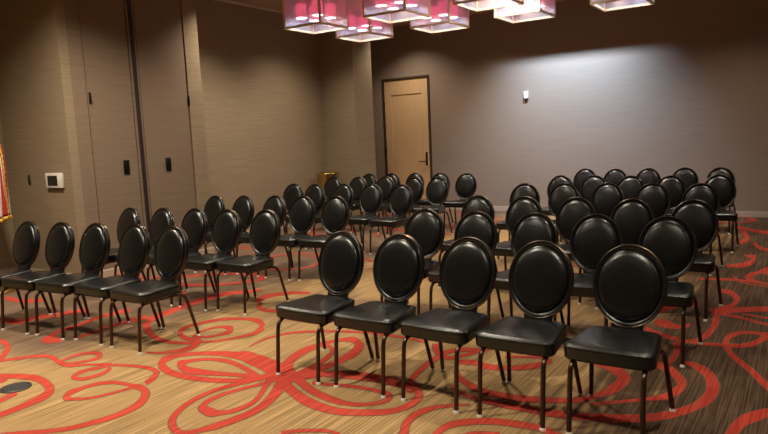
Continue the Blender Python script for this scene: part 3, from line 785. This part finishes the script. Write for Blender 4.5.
def build_chair():
    root = empty('banquet_chair')
    # seat cushion
    bm = bmesh.new()
    prof = [(0.034, 0.398), (0.010, 0.402), (0.001, 0.414), (0.002, 0.450), (0.0, 0.470), (0.003, 0.480), (0.012, 0.487),
            (0.030, 0.491), (0.075, 0.494), (0.130, 0.497), (0.165, 0.498)]
    loft(bm, [seat_ring(s, z) for s, z in prof])
    seat = link('seat', bm, M['vinyl'], root)
    bm = bmesh.new()
    tube(bm, [(p[0], p[1], p[2]) for p in seat_ring(0.0, 0.4750)], 0.0028, 6, closed=True)
    link('piping', bm, M['vinyl'], seat)
    bm = bmesh.new()
    for s in (-1, 1):
        tube(bm, [(s * 0.185, -0.17, 0.394), (s * 0.188, 0.12, 0.394)], 0.011, 8)
    box(bm, -0.185, 0.185, -0.15, -0.13, 0.386, 0.404)
    box(bm, -0.185, 0.185, 0.08, 0.10, 0.386, 0.404)
    link('seat_frame', bm, M['bronze'], root)
    # legs: the side tubes run under the seat and bend down
    for s in (-1, 1):
        bm = bmesh.new()
        pts = catmull([(s * 0.185, -0.165, 0.394), (s * 0.1855, -0.205, 0.390), (s * 0.186, -0.238, 0.368), (s * 0.1865, -0.252, 0.325),
                       (s * 0.187, -0.262, 0.22), (s * 0.188, -0.278, 0.018)], 5)
        tube(bm, pts, 0.0138, 10)
        leg = link('leg', bm, M['bronze'], root)
        bm = bmesh.new(); lathe(bm, [(0.012, 0.019), (0.014, 0.017), (0.0185, 0.007), (0.0185, 0.0)], s * 0.188, -0.278, 12)
        link('glide', bm, M['glide'], leg)
        bm = bmesh.new()
        pts = catmull([(s * 0.188, 0.115, 0.394), (s * 0.193, 0.155, 0.389), (s * 0.200, 0.192, 0.362), (s * 0.206, 0.212, 0.315),
                       (s * 0.215, 0.240, 0.20), (s * 0.2314, 0.282, 0.018)], 5)
        tube(bm, pts, 0.0138, 10)
        leg = link('leg', bm, M['bronze'], root)
        bm = bmesh.new(); lathe(bm, [(0.012, 0.019), (0.014, 0.017), (0.0185, 0.007), (0.0185, 0.0)], s * 0.2314, 0.282, 12)
        link('glide', bm, M['glide'], leg)
    # upholstered neck between seat and oval back
    bm = bmesh.new()
    rings = []
    for z, w_, y0, y1 in ((0.392, 0.082, 0.150, 0.212), (0.45, 0.084, 0.165, 0.220), (0.50, 0.088, 0.176, 0.230),
                          (0.545, 0.094, 0.196, 0.244), (0.60, 0.105, 0.214, 0.256)):
        r = 0.016
        q = []
        for sx, sy, a0 in ((1, -1, -PI / 2), (1, 1, 0), (-1, 1, PI / 2), (-1, -1, PI)):
            for k in range(4):
                a = a0 + PI / 2 * k / 3
                q.append((sx * (w_ - r) + r * math.cos(a), (y1 - r if sy > 0 else y0 + r) + r * math.sin(a), z))
        rings.append(q)
    loft(bm, rings)
    link('back_support', bm, M['vinyl'], root)
    W, H = 0.202, 0.238
    bm = bmesh.new()
    loft(bm, [ell(W, H, s, d) for s, d in ((0.02, 0.030), (0.5, 0.030), (0.85, 0.026), (0.96, 0.020), (1.0, 0.010), (1.0, -0.014),
                                           (0.965, -0.020), (0.90, -0.018), (0.87, -0.012), (0.5, -0.010), (0.02, -0.010))])
    br = link('backrest', bm, M['vinyl'], root)
    bm = bmesh.new()
    loft(bm, [ell(W, H, s, d) for s, d in ((0.02, -0.011), (0.865, -0.011), (0.870, -0.018), (0.85, -0.026), (0.80, -0.034),
                                           (0.70, -0.040), (0.5, -0.045), (0.25, -0.048), (0.02, -0.049))])
    link('back_pad', bm, M['vinyl'], br)
    bm = bmesh.new()
    tube(bm, ell(W, H, 0.992, -0.018, 48), 0.0034, 8, closed=True)
    tube(bm, ell(W, H, 0.995, 0.014, 48), 0.0034, 8, closed=True)
    link('back_rim', bm, M['rim'], br)
    return root


CH = {'R11':(-2.916,3.524,-0.034), 'R12':(-2.405,3.529,-0.005), 'R13':(-1.884,3.541,-0.038), 'R14':(-1.375,3.545,0.005), 'R15':(-0.856,3.562,-0.008),
'R21':(-3.012,4.988,0.04), 'R22':(-2.464,4.919,0.000), 'R23':(-1.924,4.906,-0.023), 'R24':(-1.403,4.920,0.043), 'R25':(-0.877,4.887,0.010),
'R31':(-3.100,6.276,-0.08), 'R32':(-2.517,6.224,-0.003), 'R33':(-1.961,6.210,0.008), 'R34':(-1.403,6.121,0.001), 'R35':(-0.874,6.098,-0.024),
'R41':(-3.155,7.931,0.05), 'R42':(-2.647,7.974,0.016), 'R43':(-2.120,8.002,-0.04), 'R44':(-1.575,7.961,-0.002), 'R45':(-1.054,7.924,-0.032),
'R51':(-3.180,9.430,-0.027), 'R52':(-2.665,9.385,-0.030), 'R53':(-2.119,9.262,-0.012), 'R54':(-1.580,9.221,0.021), 'R55':(-0.994,9.366,0.05),
'R61':(-3.287,11.072,-0.05), 'R62':(-2.725,10.893,-0.014), 'R63':(-2.214,10.951,-0.001), 'R64':(-1.675,11.024,0.005), 'R65':(-1.160,10.947,-0.015),
'L11':(-6.645,3.181,0.057), 'L12':(-6.145,3.246,0.070), 'L13':(-5.650,3.299,0.06), 'L14':(-5.150,3.363,0.002), 'L15':(-4.640,3.371,0.001),
'L21':(-6.705,4.404,-0.02), 'L22':(-6.210,4.485,-0.02), 'L23':(-5.706,4.532,0.010), 'L24':(-5.200,4.539,0.02), 'L25':(-4.700,4.596,-0.008),
'L31':(-6.867,5.862,-0.040), 'L32':(-6.367,5.913,-0.04), 'L33':(-5.865,5.984,-0.03), 'L34':(-5.345,5.954,0.02), 'L35':(-4.854,6.004,0.034),
'L41':(-7.170,7.900,0.10), 'L42':(-6.640,7.788,0.039), 'L43':(-6.125,7.839,-0.037), 'L44':(-5.577,7.833,-0.004), 'L45':(-5.008,7.751,-0.10),
'L51':(-7.500,9.380,0.035), 'L52':(-6.979,9.448,0.014), 'L53':(-6.409,9.487,-0.026), 'L54':(-5.708,9.283,-0.10), 'L55':(-5.160,9.187,0.042),
'L61':(-7.345,10.33,-0.001), 'L62':(-6.830,10.36,-0.009), 'L63':(-6.330,10.40,-0.03), 'L64':(-5.737,10.33,-0.006), 'L65':(-5.107,10.147,0.026)}
proto = build_chair()


def dup(root):
    r = root.copy(); C.objects.link(r)
    for ch in list(root.children):
        c = ch.copy(); C.objects.link(c); c.parent = r
        for g in list(ch.children):
            d = g.copy(); C.objects.link(d); d.parent = c
    return r


ROWN = {1: 'front row', 2: 'second row', 3: 'third row', 4: 'fourth row', 5: 'fifth row', 6: 'rearmost row'}
SEATN = {'R': {1: 'at the left end', 2: 'second from the left', 3: 'in the middle', 4: 'second from the right', 5: 'at the right end'},
         'L': {1: 'at the left end', 2: 'second from the left', 3: 'in the middle', 4: 'second from the right', 5: 'at the right end'}}
BLK = {'R': 'right-hand block', 'L': 'left-hand block'}
first = True
for k, (x, y, a) in CH.items():
    o = proto if first else dup(proto)
    first = False
    o.location = (x, y, 0)
    o.rotation_euler = (0, 0, a)
    b_, r_, s_ = k[0], int(k[1]), int(k[2])
    tag(o, 'black oval-back chair %s of the %s, %s' % (SEATN[b_][s_], ROWN[r_], BLK[b_]), 'chair',
        'black banquet chairs in the %s' % BLK[b_])

# ---------------------------------------------------------------- hanging lanterns


def lantern():
    S, Hh, t = 0.62, 0.60, 0.014
    root = empty('box_lantern')
    h = S / 2
    bm = bmesh.new()
    for sx in (-1, 1):
        for sy in (-1, 1):
            box(bm, sx * h - t, sx * h + t, sy * h - t, sy * h + t, 0, Hh)
    for z in (0, Hh - 2 * t):
        for s in (-1, 1):
            box(bm, -h + t, h - t, s * h - t, s * h + t, z, z + 2 * t)
            box(bm, s * h - t, s * h + t, -h + t, h - t, z, z + 2 * t)
    box(bm, -h + t, h - t, -0.012, 0.012, Hh - 2 * t, Hh - 0.004)
    box(bm, -0.012, 0.012, -h + t, h - t, Hh - 2 * t, Hh - 0.004)
    link('frame', bm, M['champagne'], root, smooth=False)
    for s in (-1, 1):
        bm = bmesh.new(); box(bm, -h + t, h - t, s * h - 0.003, s * h + 0.003, 2 * t, Hh - 2 * t)
        link('glass_panel', bm, M['glass'], root, smooth=False)
        bm = bmesh.new(); box(bm, s * h - 0.003, s * h + 0.003, -h + t, h - t, 2 * t, Hh - 2 * t)
        link('glass_panel', bm, M['glass'], root, smooth=False)
    for sx in (-1, 1):
        for sy in (-1, 1):
            cx_, cy_ = sx * 0.145, sy * 0.145
            bm = bmesh.new()
            n = 24
            loft(bm, [[(cx_ + r * math.cos(2 * PI * q / n), cy_ + r * math.sin(2 * PI * q / n), z) for q in range(n)]
                      for r, z in ((0.076, 0.15), (0.076, 0.34), (0.072, 0.34), (0.072, 0.15), (0.076, 0.15))], False, False)
            sh = link('lamp_shade', bm, M['shade'], root)
            bm = bmesh.new(); lathe(bm, [(0.071, 0.152), (0.071, 0.160)], cx_, cy_, 24)
            link('diffuser', bm, M['diffuser'], sh)
            bm = bmesh.new(); tube(bm, [(cx_, cy_, 0.17), (cx_, cy_, Hh - 0.01)], 0.006, 6)
            link('stem', bm, M['champagne'], sh)
    bm = bmesh.new(); tube(bm, [(0, 0, Hh - 0.01), (0, 0, CEIL - 3.2 - 0.015)], 0.010, 8)
    lathe(bm, [(0.06, CEIL - 3.2 - 0.03), (0.06, CEIL - 3.2 - 0.002)], 0, 0, 20)
    link('hanging_rod', bm, M['champagne'], root)
    return root


LAN = [((-5.86, 7.355), 'glass box lantern with red shades, leftmost of the front lanterns'),
       ((-5.87, 8.55), 'glass box lantern with red shades, leftmost in the rear line'),
       ((-4.60, 7.47), 'glass box lantern with red shades, second from left in the front line'),
       ((-4.61, 8.68), 'glass box lantern with red shades, second from left in the rear line'),
       ((-3.35, 7.60), 'box lantern cut by the photo top edge, third in the front line'),
       ((-3.35, 8.82), 'glass box lantern with red shades, second from right in the rear line'),
       ((-2.08, 8.92), 'rightmost box lantern, only its lower rim showing at the photo top')]
lp = lantern()
for i, ((x, y), lab) in enumerate(LAN):
    o = lp if i == 0 else dup(lp)
    o.location = (x, y, 3.2)
    tag(o, lab, 'ceiling light', 'box lanterns hanging from the ceiling')

# ---------------------------------------------------------------- thermostat, switch, sensor
root = empty('thermostat', (-7.99, RET, 1.29))
bm = bmesh.new(); box(bm, -0.185, 0.185, -0.035, 0.0, -0.095, 0.095, 0.010, 2)
link('case', bm, M['white'], root)
bm = bmesh.new(); box(bm, -0.130, 0.090, -0.038, -0.034, -0.066, 0.062, 0.002, 1)
link('screen', bm, M['screen'], root)
bm = bmesh.new(); box(bm, -0.15, 0.15, -0.028, 0.0, -0.106, -0.096, 0.002, 1)
link('lower_edge', bm, M['black'], root)
tag(root, 'white rectangular wall panel with a dark screen beside the folding partition', 'thermostat')

root = empty('wall_switch', (-8.615, RET, 1.30))
bm = bmesh.new(); box(bm, -0.028, 0.028, -0.008, 0.0, -0.065, 0.065, 0.003, 1)
link('plate', bm, M['greyplate'], root)
bm = bmesh.new(); box(bm, -0.009, 0.009, -0.016, -0.008, -0.025, 0.025, 0.002, 1)
link('toggle', bm, M['black'], root)
tag(root, 'small dark brown switch plate left of the white wall panel', 'switch')

root = empty('wall_sensor', (-4.823, BACK, 2.36))
bm = bmesh.new(); box(bm, -0.045, 0.045, -0.055, 0.0, -0.060, 0.085, 0.012, 3)
link('housing', bm, M['white'], root)
bm = bmesh.new(); box(bm, -0.032, 0.032, -0.048, 0.0, -0.092, -0.060, 0.008, 2)
link('lens', bm, M['black'], root)
tag(root, 'small white sensor box alone on the brightly lit back wall', 'sensor')

# ---------------------------------------------------------------- brass bin by the pillar
root = empty('brass_bin', (-8.12, 10.28, 0))
bm = bmesh.new()
lathe(bm, [(0.17, 0.0), (0.19, 0.01), (0.195, 0.05), (0.205, 0.4), (0.222, 0.96), (0.232, 0.975), (0.232, 1.0), (0.222, 1.008),
           (0.205, 1.0), (0.195, 0.9), (0.19, 0.6)], 0, 0, 36)
link('body', bm, M['brass'], root)
bm = bmesh.new()
tube(bm, [(0.229 * math.cos(2 * PI * k / 36), 0.229 * math.sin(2 * PI * k / 36), 0.99) for k in range(36)], 0.014, 8, closed=True)
link('rim', bm, M['brass'], root)
tag(root, 'tall round polished brass bin in the corner beside the pillar', 'bin')

# ---------------------------------------------------------------- floor box cover
root = empty('floor_outlet_cover', (-4.636, 2.208, 0), 0.0)
bm = bmesh.new(); lathe(bm, [(0.100, 0.0025), (0.100, 0.007), (0.092, 0.010), (0.080, 0.009), (0.02, 0.009)], 0, 0, 32)
link('lid', bm, M['black'], root)
bm = bmesh.new()
tube(bm, [(0.086 * math.cos(2 * PI * k / 30), 0.086 * math.sin(2 * PI * k / 30), 0.009) for k in range(30)], 0.003, 6, closed=True)
link('ring', bm, M['blackmetal'], root)
tag(root, 'round black floor outlet cover set in the carpet at lower left', 'floor outlet')

# ---------------------------------------------------------------- flag on its stand
FX, FY = -8.15, 3.80
root = empty('flag_stand', (FX, FY, 0))
bm = bmesh.new()
lathe(bm, [(0.200, 0.003), (0.200, 0.020), (0.185, 0.036), (0.12, 0.060), (0.06, 0.085), (0.035, 0.12), (0.030, 0.20), (0.018, 0.21)], 0, 0, 36)
link('base', bm, M['brass'], root)
bm = bmesh.new(); tube(bm, [(0, 0, 0.10), (0, 0, 2.55)], 0.014, 10); link('pole', bm, M['polewood'], root)
bm = bmesh.new(); lathe(bm, [(0.004, 2.55), (0.022, 2.57), (0.012, 2.60), (0.03, 2.64), (0.003, 2.74)], 0, 0, 12); link('finial', bm, M['brass'], root)
tag(root, 'round brass floor stand with a flagpole at the left edge', 'flag stand')

# draped cloth: s runs from the pole outwards, t runs down the fly edge; the thirteen stripes hang almost upright
bm = bmesh.new()
NS, NT = 78, 40
grid = []
for j in range(NT + 1):
    t = j / NT
    row = []
    for i in range(NS + 1):
        s = i / NS
        width = 0.36 + 0.13 * math.sin(min(1.0, t * 1.6) * PI * 0.62)
        x = 0.016 + s * width
        z = 2.46 - (0.50 * s) * (1 - 0.4 * t) - t * (1.62 - 0.42 * s)
        fold = 0.020 * math.sin(s * 22 + 0.8) * (0.35 + t) + 0.014 * math.sin(s * 41 + t * 3)
        row.append(bm.verts.new((x, fold, z)))
    grid.append(row)
for j in range(NT):
    for i in range(NS):
        f = bm.faces.new((grid[j][i], grid[j][i + 1], grid[j + 1][i + 1], grid[j + 1][i]))
        st = int(i / NS * 13)
        f.material_index = 2 if (j < NT * 0.42 and i < NS * 7 / 13) else (0 if st % 2 == 0 else 1)
flag = link('draped_flag', bm, [M['flagred'], M['flagwhite'], M['flagblue']], None)
sol = flag.modifiers.new('thickness', 'SOLIDIFY'); sol.thickness = 0.003
flag.location = (FX, FY, 0)
bm = bmesh.new()


def strip(bm, pts, dirv, wd):
    prev = None
    for k, p in enumerate(pts):
        jag = wd * (0.85 + 0.15 * math.sin(k * 2.3))
        cur = [bm.verts.new(p), bm.verts.new((p[0] + dirv[0] * jag, p[1] + 0.006 * math.sin(k * 1.7), p[2] + dirv[2] * jag))]
        if prev:
            bm.faces.new((prev[0], prev[1], cur[1], cur[0]))
        prev = cur


def flagpt(s, t):
    width = 0.36 + 0.13 * math.sin(min(1.0, t * 1.6) * PI * 0.62)
    fold = 0.020 * math.sin(s * 22 + 0.8) * (0.35 + t) + 0.014 * math.sin(s * 41 + t * 3)
    return (0.016 + s * width, fold, 2.46 - (0.50 * s) * (1 - 0.4 * t) - t * (1.62 - 0.42 * s))


strip(bm, [flagpt(1, k / 60) for k in range(61)], (1, 0, -0.15), 0.045)
strip(bm, [flagpt(k / 80, 1) for k in range(81)], (0.1, 0, -1), 0.055)
fr = link('fringe', bm, M['fringe'], flag)
sol = fr.modifiers.new('thickness', 'SOLIDIFY'); sol.thickness = 0.006
bm = bmesh.new()
p = flagpt(0.55, 1)
tube(bm, [(0.25, -0.06, 0.95), (0.25, -0.06, 0.79)], 0.005, 6)
lathe(bm, [(0.008, 0.80), (0.016, 0.785), (0.012, 0.77), (0.022, 0.66), (0.020, 0.655)], 0.25, -0.06, 10)
link('tassel', bm, M['fringe'], flag)
tag(flag, 'draped flag with red and white stripes and gold fringe at the left edge', 'flag')
